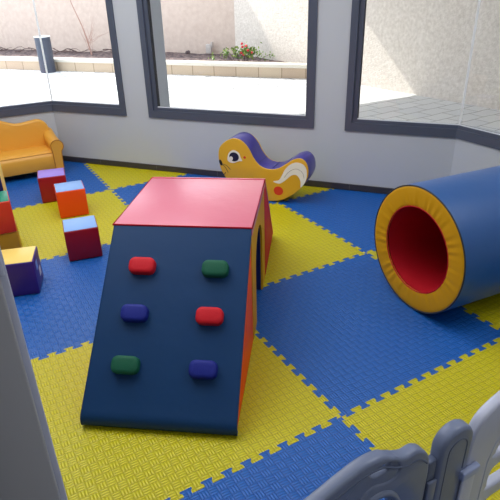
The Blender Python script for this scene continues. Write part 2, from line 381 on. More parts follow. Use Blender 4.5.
# windows -------------------------------------------------------------
def wbox(bm, F, x0, x1, y0, y1, z0, z1, bev=.003): box_bm(bm, (x0, y0, z0), (x1, y1, z1), bev, F, 2)
def window(name, label, panels):
    """panels: list of (F, x0, x1, left_frame, right_frame, mitre ends e0,e1)"""
    root = thing(name, tuple(panels[0][0] @ V((panels[0][1]+panels[0][2])/2, .04, SILL)), 0, label, 'window'); root['kind'] = 'structure'
    for (F, x0, x1, lf, rf, e0, e1) in panels:
        bm = bmesh.new(); T0, T1 = -.012, .06; m0 = math.tan(e0/2); m1 = math.tan(e1/2)
        def pris(xa, xb, ma, mb, za, zb, ta=T0, tb=T1):
            prism_bm(bm, [(xa-ma*ta, ta), (xb+mb*ta, ta), (xb+mb*tb, tb), (xa-ma*tb, tb)], za, zb, F)
        pris(x0, x1, m0, m1, SILL, SILL+.062); pris(x0+ (0.03 if lf else 0), x1-(.03 if rf else 0), m0, m1, SILL+.062, SILL+.086, .006, .055)
        pris(x0, x1, m0, m1, HEAD-.086, HEAD)
        if lf:
            pris(x0, x0+.05, 0, 0, SILL+.062, HEAD-.086); pris(x0+.05, x0+lf, 0, 0, SILL+.086, HEAD-.086, .008, .055)
        if rf:
            pris(x1-.05, x1, 0, 0, SILL+.062, HEAD-.086); pris(x1-rf, x1-.05, 0, 0, SILL+.086, HEAD-.086, .008, .055)
        link_mesh('window_frame', bm_mesh(bm), 'frame', root)
        bm = bmesh.new(); prism_bm(bm, [(x0+lf-m0*.03, .030), (x1-rf+m1*.03, .030), (x1-rf+m1*.036, .036), (x0+lf-m0*.036, .036)], SILL+.08, HEAD-.08, F)
        link_mesh('pane', bm_mesh(bm), 'glass', root)
        bm = bmesh.new(); prism_bm(bm, [(x0+lf-m0*.02, .016), (x1-rf+m1*.02, .016), (x1-rf+m1*.02, .024), (x0+lf-m0*.02, .024)], SILL+.086, SILL+.092, F)
        link_mesh('glazing_bead', bm_mesh(bm), 'bead', root)
        if lf:
            bm = bmesh.new(); box_bm(bm, (x0+lf, .02, SILL+.09), (x0+lf+.004, .055, HEAD-.09), 0, F); link_mesh('gasket', bm_mesh(bm), 'gasket', root)
    return root
ca, cb = ang, math.radians(90-50.55)
w1 = window('window_1', 'frameless corner window above the amber sofa with grey aluminium frame', [(FW, 0, .798, 0, .072, ca, 0), (FL, 0, L_end, 0, .072, ca, 0)])
w2 = window('window_2', 'middle fixed window in a grey aluminium frame', [(FW, 1.026, 2.492, .082, .072, 0, 0)])
w3 = window('window_3', 'corner window above the blue barrel with grey aluminium frame', [(FW, 2.734, LW, .086, 0, 0, cb), (FR, 0, R_end, 0, .072, cb, 0)])
for w_, P in ((w1, A0+(V(0, 1, 0)+nOut).normalized()*.033), (w3, B0+(V(1, 0, 0)+nOut).normalized()*.033)):
    tube('silicone_joint', [P+V(0, 0, SILL+.088), P+V(0, 0, HEAD-.08)], .008, 'silicone', w_)

# ------------------------------------------------------------------ foam mats
NT, AMP = 13, .0125
def wave(flip=1):
    """interlocking dovetail line between 0 and 1: list of (t, offset)"""
    p = 1/NT; out = [(0, 0), (.29*p, 0)]
    for k in range(NT):
        c = (k+.5)*p
        out += [(c-.19*p, -AMP), (c-.20*p, 0), (c-.29*p, AMP*.55), (c-.27*p, AMP), (c+.27*p, AMP), (c+.29*p, AMP*.55), (c+.20*p, 0), (c+.19*p, -AMP)]
        if k < NT-1: pass
    out += [(1-.29*p, 0), (1, 0)]
    return [(t, o*flip) for t, o in out]
def tile_poly(i, j):
    def h(y, straight):  # along x at line y
        if straight: return [(i, y), (i+1, y)]
        return [(i+t, y+o) for t, o in wave(1 if i % 2 else -1)]
    def v(x, straight):
        if straight: return [(x, j), (x, j+1)]
        sh = -.016 if x == 1 else 0      # this seam runs a little left of the others
        return [(x+(o+sh if 0 < t < 1 else sh*0), j+t) for t, o in wave(1 if j % 2 else -1)]
    bot = h(j, False); top = h(j+1, False); lef = v(i, False); rig = v(i+1, False)
    return bot[:-1]+rig[:-1]+top[::-1][:-1]+lef[::-1][:-1]
def clip(poly, P, n):
    out = []; N = len(poly)
    for k in range(N):
        a, b = Vector(poly[k]), Vector(poly[(k+1) % N]); da = (a-P).dot(n); db = (b-P).dot(n)
        if da >= 0: out.append(tuple(a))
        if (da >= 0) != (db >= 0): out.append(tuple(a+(b-a)*(da/(da-db))))
    return out
tile_labels = {
 (1, 1): 'yellow foam mat under the lower half of the climbing ramp', (2, 1): 'blue foam mat between the climbing ramp and the barrel mouth',
 (1, 2): 'blue foam mat left of the climbing ramp, under the purple cube', (2, 2): 'yellow foam mat under the arch block and the sloped red block',
 (1, 3): 'yellow foam mat under the orange cube and the lavender topped cube', (2, 3): 'blue foam mat between the pink topped block and the window wall',
 (1, 4): 'blue foam mat in front of the amber sofa', (2, 4): 'yellow foam mat cut along the window wall, nearest to the sofa',
 (3, 1): 'yellow foam mat under the barrel, against the right wall', (3, 2): 'blue foam mat against the wall between rocker and barrel',
 (2, 0): 'yellow foam mat behind the gap of the grey and white fence', (1, 0): 'blue foam mat in front of the grey fence panel, nearest the viewer',
 (3, 0): 'blue foam mat at the lower right under the white fence panel', (0, 0): 'yellow foam mat beside the door jamb',
 (0, 1): 'blue foam mat behind the white door jamb', (0, 2): 'yellow foam mat left of the purple cube', (0, 3): 'blue foam mat left of the ochre cube stack',
 (0, 4): 'yellow foam mat under the left end of the sofa', (2, 5): '', (3, 3): 'yellow foam mat piece behind the yellow rocking animal'}
for i in range(0, 4):
    for j in range(0, 5):
        poly = tile_poly(i, j)
        if j == 4: poly = [(x, 5.055 if y > 4.95 else y) for x, y in poly]
        if i == 3: poly = [(4.076 if x > 3.95 else x, y) for x, y in poly]
        pp = []
        for q in poly:
            if not pp or (Vector(q)-Vector(pp[-1])).length > 1e-5: pp.append(q)
        off = .014
        pp = clip(pp, Vector((A0.x-nOut.x*off, A0.y-nOut.y*off)), Vector((-nOut.x, -nOut.y)))
        if len(pp) < 3: continue
        area = abs(sum(pp[k][0]*pp[(k+1) % len(pp)][1]-pp[(k+1) % len(pp)][0]*pp[k][1] for k in range(len(pp))))/2
        if area < .01: continue
        bm = bmesh.new(); vs = [bm.verts.new((x, y, 0)) for x, y in pp]
        f = bm.faces.new(vs); f.normal_update()
        if f.normal.z < 0: f.normal_flip()
        r = bmesh.ops.inset_region(bm, faces=[f], thickness=.0022, depth=0)
        outer = set(vs)
        for v in outer: v.co.z = -.0026
        es = [e for e in bm.edges if e.is_boundary]
        ex = bmesh.ops.extrude_edge_only(bm, edges=es)
        for g in ex['geom']:
            if isinstance(g, bmesh.types.BMVert): g.co.z = -.0135
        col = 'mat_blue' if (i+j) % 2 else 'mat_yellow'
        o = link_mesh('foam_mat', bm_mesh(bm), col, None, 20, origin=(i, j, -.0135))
        # keep origin plane; object coordinates start at the tile corner
        tag(o, tile_labels.get((i, j)) or 'foam mat piece', 'floor mat', 'interlocking foam mats on the floor')

# ------------------------------------------------------------------ climbing set
u = V(.5976, .8018, 0); wv = V(-.8018, .5976, 0); O = V(1.601, 1.115, 0); HB = .58; WB = .6
# profile frames: local x = u, local y = z, local z = w (leftwards)
FP = frame(O, u, (0, 0, 1), wv)
rz = math.atan2(u.y, u.x)
ramp = thing('climbing_ramp', tuple(O+u*.3+wv*.3), rz, 'navy soft climbing ramp with six coloured holds and orange side', 'climbing ramp')
nose = [(0.005, 0.0), (0, .012), (-.002, .028), (.004, .045), (.018, .062)]
top_u, top_z = .600, HB
prof = [(.597, 0.002)] + [(nose[0][0]+.02, .002)] + [(n[0]+.012, max(n[1], .004)) for n in nose[1:]] + [(.597, HB-.018)]
prism('foam_core', [(.598, .002), (.02, .002), (.014, .012), (.012, .026), (.02, .040), (.598, HB-.020)], .004, WB-.004, 'orange', ramp, FP, .004)
# the navy cover wraps over nose and slope
sl = Vector((top_u-.018, top_z-.062)).normalized(); sn = Vector((-sl.y, sl.x))
outer = [(.03, .0015), (.012, .002), (.002, .010), (-.003, .024), (.0, .042), (.010, .058), (.022, .0675)]
for k in range(1, 13):
    t = k/12; outer.append((.022+(top_u-.022)*t, .0675+(top_z-.0675)*t))
inner = [(top_u, top_z-.026), (.026, .040), (.016, .026), (.02, .010), (.03, .006)]
bm = bmesh.new(); prism_bm(bm, outer+inner, 0, WB)
bmesh.ops.recalc_face_normals(bm, faces=bm.faces)
bmesh.ops.transform(bm, matrix=FP, verts=bm.verts)
link_mesh('climbing_face', bm_mesh(bm), 'navy', ramp)
for wz in (.001, WB-.001):
    tube('edge_piping', [FP @ V(x, y, wz) for x, y in outer[1:]], .002, 'navy', ramp, 6)
# holds
s0 = Vector((.0, .0)); sd = Vector((.6, HB)).normalized(); nrm = Vector((-sd.y, sd.x))
def face_pt(s): # point on the slope line
    t = (s*sd.x-.022)/(top_u-.022); return Vector((s*sd.x, .0675+(top_z-.0675)*t))
sdir = Vector((top_u-.022, top_z-.0675)).normalized(); snrm = Vector((-sdir.y, sdir.x))
for s, wq, col, lab in ((.648, .443, 'h_red', 'red hold at top left of the ramp'), (.646, .135, 'h_green', 'dark green hold at top right'), (.434, .445, 'h_blue', 'dark blue hold in the middle row'),
                   (.436, .139, 'h_red', 'red hold in the middle row'), (.216, .450, 'h_green', 'dark green hold in the bottom row'), (.2155, .143, 'h_blue', 'dark blue hold in the bottom row')):
    p = face_pt(s*.985); P = FP @ V(p.x, p.y, wq)
    ex = wv; ey = (FP.to_3x3() @ V(sdir.x, sdir.y, 0)); ez = (FP.to_3x3() @ V(snrm.x, snrm.y, 0))
    F = frame(P, ex, ey, ez)
    bm = bmesh.new()
    pts = []
    a_, b_, rr = .055, .035, .026
    for cx, cy, a0 in ((a_-rr, b_-rr, 0), (-a_+rr, b_-rr, PI/2), (-a_+rr, -b_+rr, PI), (a_-rr, -b_+rr, 3*PI/2)):
        for k in range(7): pts.append((cx+rr*math.cos(a0+PI/2*k/6), cy+rr*math.sin(a0+PI/2*k/6)))
    lv = [(1, .0), (1.0, .020), (.97, .027), (.90, .032), (.6, .0345)]
    rings = [[bm.verts.new((x*k_, y*k_, h)) for x, y in pts] for k_, h in lv]
    for ra, rb in zip(rings, rings[1:]):
        for k in range(len(pts)): bm.faces.new((ra[k], ra[(k+1) % len(pts)], rb[(k+1) % len(pts)], rb[k]))
    bm.faces.new(rings[0][::-1]); bm.faces.new(rings[-1])
    bmesh.ops.transform(bm, matrix=F, verts=bm.verts)
    h = link_mesh('climbing_hold', bm_mesh(bm), col, ramp, 50); h['label'] = lab

# arch block
u0, u1 = .603, 1.203
arch = thing('arch_block', tuple(O+u*.903+wv*.3), rz, 'square soft play block with glossy red top painted pale with window sheen and arched opening in its yellow side', 'soft block')
cu_, hw, sp = .905, .155, .29
ar = [(cu_-hw, 0.001)]+[(cu_-hw*math.cos(a), sp+hw*math.sin(a)) for a in [PI*k/20 for k in range(21)]]+[(cu_+hw, 0.001)]
prof = [(u0, 0.001)]+ar+[(u1, 0.001), (u1, HB-.035), (u0, HB-.035)]
bm = bmesh.new(); prism_bm(bm, prof, .002, WB-.002, FP); link_mesh('arched_body', bm_mesh(bm), 'yellow', arch)
lin = [(cu_-hw*.998, .001)]+[(cu_-hw*.997*math.cos(a), sp+hw*.997*math.sin(a)) for a in [PI*k/20 for k in range(21)]]+[(cu_+hw*.998, .001)]
lin2 = [(x-(x-cu_)*.03, y-.004 if y > sp else y) for x, y in lin[::-1]]
bm = bmesh.new(); prism_bm(bm, lin+lin2, .012, WB-.012, FP); link_mesh('arch_lining', bm_mesh(bm), 'cube_navy', arch)
bm = bmesh.new(); box_bm(bm, (u0-.004, HB-.038, -.004), (u1+.001, HB+.004, WB+.006), .008, FP, 3)
link_mesh('top_pad', bm_mesh(bm), 'red_sheen', arch)
def rect_path(x0, x1, z0, z1, y): return [FP @ V(x0, y, z0), FP @ V(x1, y, z0), FP @ V(x1, y, z1), FP @ V(x0, y, z1)]
tube('top_piping', rect_path(u0-.003, u1+.001, -.003, WB+.005, HB+.001), .0045, 'red', arch, 6, closed=True)
bm = bmesh.new(); box_bm(bm, (u0, .002, WB-.001), (u1, HB-.036, WB+.006), .003, FP); link_mesh('side_panel', bm_mesh(bm), 'red', arch)

# slope block at the back
slope = thing('slope_block', tuple(O+u*1.45+wv*.3), rz, 'red sloped soft block leaning down behind the arch block', 'soft block')
prism('foam_core', [(1.207, .002), (1.735, .002), (1.738, .03), (1.222, HB-.008), (1.207, HB-.008)], .0, WB, 'red', slope, FP, .006)
prism('sliding_face', [(1.742, .012), (1.743, .040), (1.224, HB+.002), (1.208, HB+.002), (1.208, HB-.006), (1.22, HB-.008), (1.735, .034)], -.003, WB+.003, 'red_sheen', slope, FP)

# ------------------------------------------------------------------ barrel
th = -.095; ax = V(math.cos(th), math.sin(th), 0); sd_ = V(-math.sin(th), math.cos(th), 0)
RB, RI, LB = .321, .219, 1.2
PB = V(2.782, 1.432, RB)
FB = frame(PB, sd_, (0, 0, 1), ax)                     # local z along the axis
FB = frame(PB, sd_, V(0, 0, 1), sd_.cross(V(0, 0, 1)))
if (FB.to_3x3() @ V(0, 0, 1)).dot(ax) < 0: FB = frame(PB, -sd_, V(0, 0, 1), (-sd_).cross(V(0, 0, 1)))
barrel = thing('play_barrel', (PB.x+ax.x*LB/2, PB.y+ax.y*LB/2, 0), th, 'large blue soft barrel lying on its side, yellow ring and red hollow facing left', 'soft barrel')
lathe('outer_cover', [(RB-.006, .0), (RB-.001, .004), (RB, .012), (RB, LB-.012), (RB-.001, LB-.004), (RB-.006, LB), (RB-.02, LB-.004), (RB-.02, .004)], 'barrel', barrel, FB, 96)
lathe('red_lining', [(RI-.004, .012), (RI-.004, LB-.012), (RI+.006, LB-.012), (RI+.006, .012)], 'lining', barrel, FB, 96)
# gathered yellow end ring: radial pleats
def ring_mesh(zf, sgn):
    bm = bmesh.new(); n = 240; rows = []
    rads = [RI-.004, RI+.001, RI+.010, RI+.03, RI+.055, RB-.02, RB-.008, RB-.004]
    rnd = random.Random(3); ph = [rnd.random() for _ in range(n)]
    for q, r in enumerate(rads):
        row = []
        for k in range(n):
            a = 2*PI*k/n
            am = {0: 0, 1: .4, 2: 1, 3: .9, 4: .5, 5: .2, 6: .0, 7: 0}[q]
            z = (.006, .001, -.0005, -.0015, -.002, -.0015, -.0005, .003)[q]
            z += am*.0013*(math.sin(a*31+2*math.sin(a*7))+.7*math.sin(a*47+1.3)+.6*(ph[k]-.5))
            row.append(bm.verts.new((r*math.cos(a), r*math.sin(a), zf+sgn*z)))
        rows.append(row)
    for A, B in zip(rows, rows[1:]):
        for k in range(n): bm.faces.new((A[k], A[(k+1) % n], B[(k+1) % n], B[k]))
    bmesh.ops.transform(bm, matrix=FB, verts=bm.verts)
    return bm_mesh(bm)
link_mesh('end_ring', ring_mesh(0, 1), 'yellow', barrel, 80)
link_mesh('end_ring', ring_mesh(LB, -1), 'yellow', barrel, 80)
for zc, rr, mt, t in ((.001, RB-.003, 'gasket', .0035), (.002, RI-.002, 'red', .003), (LB-.001, RB-.003, 'gasket', .0035)):
    tube('piping', [FB @ V(rr*math.cos(a), rr*math.sin(a), zc) for a in [2*PI*k/96 for k in range(96)]], t, mt, barrel, 6, closed=True)

# ------------------------------------------------------------------ rocking animal
th = math.radians(-52); dR = V(math.cos(th), math.sin(th), 0); nR = V(-dR.y, dR.x, 0)
OR = V(2.968, 3.035, 0); TR = .20
FRk = frame(OR, dR, (0, 0, 1), nR)                    # x along, y up, z away from viewer... (handedness fixed below)
rock = thing('rocking_toy', tuple(OR+nR*TR/2), th, 'yellow and violet soft rocking animal with big eye and white wing by the wall', 'rocking toy')
face = [(-.426, .373), (-.41, .403), (-.379, .432), (-.338, .456), (-.291, .468), (-.235, .453), (-.183, .402), (-.143, .330), (-.093, .276), (-.026, .256), (.048, .268), (.113, .309), (.169, .348), (.224, .360), (.265, .332), (.283, .278), (.276, .213), (.229, .135), (.149, .063), (.066, .018), (-.028, .001), (-.14, .004), (-.25, .035), (-.335, .090), (-.385, .160), (-.418, .22), (-.432, .29), (-.433, .335)]
fc = [(p.x, p.y) for p in crom(face, 6)]

fill2d('padded_body', [fc], TR-.012, 'violet', rock, lft(FRk, TR/2), .004)
fill2d('side_panel', [[(x*.999, max(y, .001)) for x, y in fc]], .010, 'duck', rock, lft(FRk, .0), .004)
fill2d('side_panel', [[(x*.98, .003+max(y, .001)*.98) for x, y in fc]], .010, 'duck', rock, lft(FRk, TR), .004)
def decal(name, loop, mat, par, dz): return fill2d(name, [loop], .002, mat, par, lft(FRk, dz))
for side in (0, 1):
    sg = -1 if side == 0 else 1; base = 0 if side == 0 else TR
    d = lambda k: base+sg*(.0052+k*.0012)
    eye = decal('eye', [(p.x, p.y) for p in crom([(-.357, .300), (-.345, .350), (-.305, .378), (-.262, .360), (-.247, .325), (-.236, .300), (-.262, .295), (-.305, .278), (-.338, .280)], 5)], 'white_decal', rock, d(0))
    decal('pupil', ell(-.301, .326, .039, .035), 'navy_decal', eye, d(1))
    decal('highlight', ell(-.325, .312, .014, .016), 'white_decal', eye, d(2))
    decal('cheek_dot', ell(-.214, .329, .010, .010, 20), 'red_decal', rock, d(0))
    decal('nose', ell(-.415, .270, .012, .024, 20, .35), 'black_decal', rock, d(0))
    for pts in ([(-.405, .262), (-.37, .252), (-.335, .222)], [(-.40, .254), (-.375, .232), (-.355, .196)]):
        tube('whisker', [FRk @ V(x, y, d(0)) for x, y in [(p.x, p.y) for p in crom(pts, 5, False)]], .002, 'black_decal', rock, 5)
    tube('mouth', [FRk @ V(x, y, d(0)) for x, y in ((-.395, .176), (-.384, .184), (-.376, .197))], .0025, 'black_decal', rock, 5)
    decal('belly_spot', ell(.054, .094, .037, .035), 'red_decal', rock, d(0))
    wing = decal('wing', [(p.x, p.y) for p in crom([(.012, .164), (.057, .180), (.081, .217), (.106, .268), (.146, .309), (.195, .329), (.243, .318), (.268, .282), (.272, .238), (.262, .188), (.229, .140), (.226, .184), (.211, .219), (.187, .234), (.155, .226), (.123, .197), (.09, .168), (.055, .152)], 5)], 'white_decal', rock, d(0))
    for pts in ([(.10, .205), (.13, .246), (.17, .275), (.205, .278), (.240, .255), (.252, .215)],):
        tube('wing_line', [FRk @ V(p.x, p.y, d(.9)) for p in crom(pts, 5, False)], .0016, 'grey_decal', wing, 5)
# seams of the violet band
for x_, y_ in ((-.11, .29), (.0, .2585), (.10, .30)):
    tube('seam', [FRk @ V(x_, y_, .012), FRk @ V(x_, y_, TR-.012)], .0018, 'cube_navy', rock, 5)

# ------------------------------------------------------------------ sofa
SX0, SX1, SY0, SY1 = .83, 1.800, 4.64, 5.035
sofa = thing('toy_sofa', ((SX0+SX1)/2, (SY0+SY1)/2, 0), 0, 'small amber leatherette sofa with wavy camel back and scroll arms', 'sofa')
# seat with rounded front
sp_ = [(SY0+.004, .058), (SY0, .075), (SY0-.002, .12), (SY0, .165), (SY0+.012, .192), (SY0+.035, .206), (SY0+.10, .213), (SY0+.26, .208), (SY0+.30, .205), (SY0+.30, .058)]
Fy = frame((0, 0, 0), (0, 1, 0), (0, 0, 1), (1, 0, 0))
prism('seat', sp_, SX0+.06, SX1-.062, 'sofa', sofa, Fy, 0)
# backrest: crest outline in x/z, slightly leaning
cx = (SX0+SX1)/2
crest = [(SX1-.035, .062), (SX1-.030, .25), (SX1-.035, .33), (SX1-.052, .385), (SX1-.085, .423), (SX1-.13, .437), (SX1-.20, .430), (SX1-.27, .422), (SX1-.325, .424), (SX1-.385, .445), (SX1-.44, .468), (cx, .476)]
loop = crest+[(2*cx-x, z) for x, z in crest[::-1][1:]]
lp = [(p.x, p.y) for p in crom(loop[1:-1], 4, False)]
lp = [loop[0]]+lp+[loop[-1]]
Fb = frame((0, SY1-.055, 0), (1, 0, 0), (0, .075, .997), (0, -.997, .075))
fill2d('backrest', [lp], .075, 'sofa', sofa, frame((0, SY1-.075, 0), (1, 0, 0), (0, .07, .9975), (0, -.9975, .07)), .022)
for sg in (-1, 1):
    xa = (SX1-.058) if sg > 0 else (SX0+.058)         # scroll centre
    zc, R = .258, .054
    # arm profile: outer side down, scroll at top bending outward
    pr = [(-.040, .060), (-.040, .15), (-.042, .22), (-.046, .245)]
    for k in range(0, 13):
        a = math.radians(165-k*18); pr.append((.004+R*math.cos(a)*1.0, zc+R*math.sin(a)))
    pr += [(.034, .205), (.031, .15), (.029, .060)]
    pr = [(xa+sg*x, z) for x, z in pr]
    ys = [(SY0-.012, 1), (SY0-.008, 1), (SY0+.18, 1.0), (SY0+.30, 1.08), (SY1-.035, 1.16)]
    bm = bmesh.new(); rings = []
    for y, k in ys:
        rings.append([bm.verts.new((x, y, .06+(z-.06)*k)) for x, z in pr])
    # rounded front lip
    for a, b in zip(rings, rings[1:]):
        for q in range(len(pr)): bm.faces.new((a[q], a[(q+1) % len(pr)], b[(q+1) % len(pr)], b[q]))
    bm.faces.new(rings[0]); bm.faces.new(rings[-1][::-1])
    arm = link_mesh('armrest', bm_mesh(bm), 'sofa', sofa, 50)
    tube('arm_piping', [V(x, SY0-.0125, z) for x, z in pr], .0032, 'sofa_seam', arm, 6, closed=True)
tube('seat_seam', [V(SX0+.065, SY0+.016, .199), V(SX1-.068, SY0+.016, .199)], .0022, 'sofa_seam', sofa, 6)
for x in (SX0+.07, SX1-.07):
    for y in (SY0+.04, SY1-.06):
        bm = bmesh.new(); bmesh.ops.create_cone(bm, cap_ends=True, segments=16, radius1=.014, radius2=.019, depth=.06, matrix=Matrix.Translation((x, y, .03)))
        link_mesh('leg', bm_mesh(bm), 'gasket', sofa)

# ------------------------------------------------------------------ cubes
def cube(name, P, angdeg, size, z0, body, top, side, label, h=None, group='soft play cubes on the mats'):
    """P = front right bottom corner; rotation of the front edge"""
    h = h or size; a = math.radians(angdeg); ex = V(math.cos(a), math.sin(a), 0); ey = V(-math.sin(a), math.cos(a), 0)
    o = V(P[0], P[1], z0)-ex*size                      # front left corner
    root = thing(name, tuple(o+ex*size/2+ey*size/2), a, label, 'play block', group)
    F = frame(o, ex, ey, (0, 0, 1)); e = .004
    bm = bmesh.new(); box_bm(bm, (0, 0, 0), (size, size, h-.0015), .007, F, 3); link_mesh('cube_body', bm_mesh(bm), body, root)
    bm = bmesh.new(); box_bm(bm, (e, e, h-.006), (size-e, size-e, h+.001), .0028, F, 2); link_mesh('top_panel', bm_mesh(bm), top, root)
    if side:
        bm = bmesh.new(); box_bm(bm, (size-.006, e, e), (size+.0012, size-e, h-e), .0028, F, 2); link_mesh('side_panel', bm_mesh(bm), side, root)
    return root, F
cube('play_cube', (1.654, 3.950), -9.8, .205, 0, 'maroon', 'lavender', None, 'dark red soft cube with lavender top, nearest to the sofa')
cube('play_cube', (1.706, 3.566), -7.5, .203, 0, 'cube_orange', 'sky_blue', None, 'orange soft cube with pale blue top')
cube('play_cube', (1.598, 2.842), -9.5, .201, 0, 'maroon', 'sky_blue', None, 'dark red soft cube with pale blue top, nearest the pink topped block')
c4, F4 = cube('play_cube', (1.172, 2.590), -16.5, .20, 0, 'cube_purple', 'cube_yellow', 'cube_purple', 'dark purple soft cube with pale yellow top beside the door jamb')
bm = bmesh.new(); box_bm(bm, (.2008, .055, .115), (.2024, .10, .165), 0, F4); link_mesh('printed_patch', bm_mesh(bm), 'sky_blue', c4)
bm = bmesh.new(); box_bm(bm, (.2008, .11, .05), (.2024, .155, .10), 0, F4); link_mesh('printed_patch', bm_mesh(bm), 'white_decal', c4)
cube('play_cube', (1.165, 3.047), -6, .20, 0, 'cube_ochre', 'cube_yellow', None, 'ochre soft cube at the bottom of the stack at the left edge')
cube('play_cube', (1.165, 3.043), -4, .20, .2005, 'cube_red', 'cube_green', None, 'orange-red soft cube with green top, stacked on the ochre cube')
cube('tall_play_block', (1.162, 3.300), -9, .20, 0, 'cube_navy', 'sky_blue', 'cube_yellow', 'tall navy soft block with a yellow side behind the cube stack', .60)

# ------------------------------------------------------------------ play fence
FY = .40
FF = frame((0, FY, 0), (1, 0, 0), (0, 0, 1), (0, -1, 0))
fence = thing('play_fence', (1.75, FY, 0), 0, 'plastic play fence across the foreground, grey panel and post joined to a white panel', 'play fence')
DZ = -.022
out_top = [(1.00, .56), (1.06, .585), (1.13, .590), (1.20, .575), (1.28, .570), (1.36, .592), (1.42, .610), (1.47, .626), (1.52, .638), (1.57, .634), (1.61, .610), (1.645, .594), (1.675, .594), (1.703, .575), (1.720, .545), (1.726, .50)]
top = [(p.x, p.y-.012) for p in crom(out_top, 5, False)]
outline = top+[(1.726, .012), (1.70, .003), (1.02, .003), (1.00, .012)]
slot = [(p.x, p.y) for p in crom([(1.462, .522), (1.474, .550), (1.500, .578), (1.535, .592), (1.575, .596), (1.608, .585), (1.622, .560), (1.612, .538), (1.585, .538), (1.555, .548), (1.527, .540), (1.505, .520), (1.490, .500), (1.472, .498)], 4)]
ring = ell(1.560, .400, .062, .096, 40)
ring2 = ell(1.24, .375, .09, .120, 40)
slot2 = ell(1.40, .41, .035, .075, 28)
gp = fill2d('grey_panel', [outline, slot, ring, ring2, slot2], .032, 'grey_plastic', fence, FF, .009); gp['label'] = 'grey panel with wavy top and cut-outs'
plate = [(p.x, p.y) for p in crom([(1.452, .522), (1.468, .557), (1.498, .586), (1.530, .590), (1.550, .570), (1.590, .570), (1.600, .600), (1.628, .585), (1.634, .556), (1.620, .528), (1.585, .528), (1.555, .538), (1.53, .530), (1.508, .51), (1.49, .488), (1.462, .49)], 4)]
fill2d('recess_plate', [plate], .014, 'grey_plastic', gp, lft(FF, .005), .003)
tube('ring_rim', [FF @ V(x, y, .015) for x, y in ell(1.560, .400, .078, .112, 48)], .009, 'grey_plastic', gp, 8, closed=True)
fr = [(x, z-.028) for x, z in top[2:-8]]
tube('rim_ridge', [FF @ V(x, z, .0145) for x, z in fr], .0035, 'grey_plastic2', gp, 8)
box('hinge_link', (1.7272, FY-.011, .005), (1.7555, FY+.011, .505), 'grey_plastic2', fence, .005)
box('hinge_knuckle', (1.7272, FY-.0195, .375), (1.7560, FY-.0115, .445), 'grey_plastic', fence, .003)
po = [(1.7568, .004), (1.7568, .53)]+[(1.812+.0552*math.cos(a), .524+.052*math.sin(a)) for a in [PI-PI*k/16 for k in range(1, 17)]]+[(1.8672, .50), (1.8672, .004)]
pst = fill2d('post', [po], .038, 'grey_plastic', fence, FF, .011); pst['label'] = 'rounded grey post'
tube('post_ridge', [FF @ V(x, z, .0175) for x, z in [(1.781, .02), (1.781, .50)]+[(1.813+.032*math.cos(a), .510+.032*math.sin(a)) for a in [PI-PI*k/10 for k in range(1, 11)]]+[(1.845, .43)]], .003, 'grey_plastic2', pst, 8)
wt = [(1.8685, .30), (1.8685, .46), (1.876, .512), (1.897, .552), (1.93, .574), (1.98, .592), (2.06, .604), (2.18, .608), (2.30, .604), (2.38, .592), (2.43, .574), (2.463, .552), (2.484, .512), (2.4915, .46), (2.4915, .30)]
wtop = [(p.x, p.y) for p in crom(wt[1:-1], 4, False)]
wo = [(1.8685, .012)]+wtop+[(2.4915, .012), (2.475, .003), (1.885, .003)]
def rrect(x0, x1, z0, z1, r=.03, n=6):
    o = []
    for cx_, cz_, a0 in ((x1-r, z1-r, 0), (x0+r, z1-r, PI/2), (x0+r, z0+r, PI), (x1-r, z0+r, 3*PI/2)):
        for k in range(n+1): o.append((cx_+r*math.cos(a0+PI/2*k/n), cz_+r*math.sin(a0+PI/2*k/n)))
    return o
holeA = [(1.990, .27), (1.990, .32), (2.015, .337), (2.15, .345), (2.335, .337), (2.36, .32), (2.36, .27), (2.335, .255), (2.015, .255)]
holeB = [(1.992, .392), (2.005, .425), (2.04, .455), (2.11, .48), (2.18, .487), (2.25, .48), (2.31, .455), (2.345, .425), (2.358, .392), (2.335, .382), (2.015, .382)]
wp = fill2d('white_panel', [wo, [(p.x, p.y) for p in crom(holeA, 4)], [(p.x, p.y) for p in crom(holeB, 4)], rrect(1.990, 2.36, .06, .205)], .030, 'white_plastic', fence, FF, .009); wp['label'] = 'white panel with arched top'
tube('rim_ridge', [FF @ V(x, z, .0135) for x, z in [(1.958, .05), (1.958, .38), (1.973, .435), (2.01, .485), (2.09, .515), (2.18, .523), (2.27, .515), (2.35, .485), (2.387, .435), (2.402, .38), (2.402, .05)]], .0035, 'white_plastic', wp, 8)
cl = box('clip', (1.840, FY-.032, .392), (1.902, FY-.0155, .420), 'clip_plastic', wp, .004); cl['label'] = 'pale blue-grey clip'
box('clip_stem', (1.848, FY-.0275, .01), (1.895, FY-.0195, .3915), 'white_plastic', wp, .004)

# ------------------------------------------------------------------ outside
GZ = -.1
def ground():
    bm = bmesh.new()
    polys = [(-9, 5.34), (3, 5.0), (4.36, 3.0), (4.36, -4), (9, -4), (9, 24), (-9, 24)]
    prism_bm(bm, polys, GZ-.1, GZ); return bm_mesh(bm)
struct(link_mesh('ground', ground(), 'paving', None), 'pale paved courtyard outside the windows', 'paving')
PX = V(2.278, 13.246, 0); pd = V(.6534, -.757, 0).normalized(); pn = V(.757, .6534, 0).normalized()
FPl = frame(PX, pd, pn, (0, 0, 1))
x1 = 7.0
# planter
planter = thing('planter_wall', tuple(PX+pd*2+V(0, 0, GZ)), 0, 'low sandstone block planter wall with pale cap outside', 'planter wall'); planter['kind'] = 'structure'
kb = bmesh.new()
box_bm(kb, (0, 0, 0), (14.1, .22, .18), 0, None)
me = bm_mesh(kb); o = bpy.data.objects.new('block_course', me); me.materials.append(M['block']); C.objects.link(o); o.parent = planter
Fk = FPl @ Matrix.Translation((-7.0, 0, GZ)); o.matrix_local = Matrix.Translation(-Vector(planter.location)) @ Fk
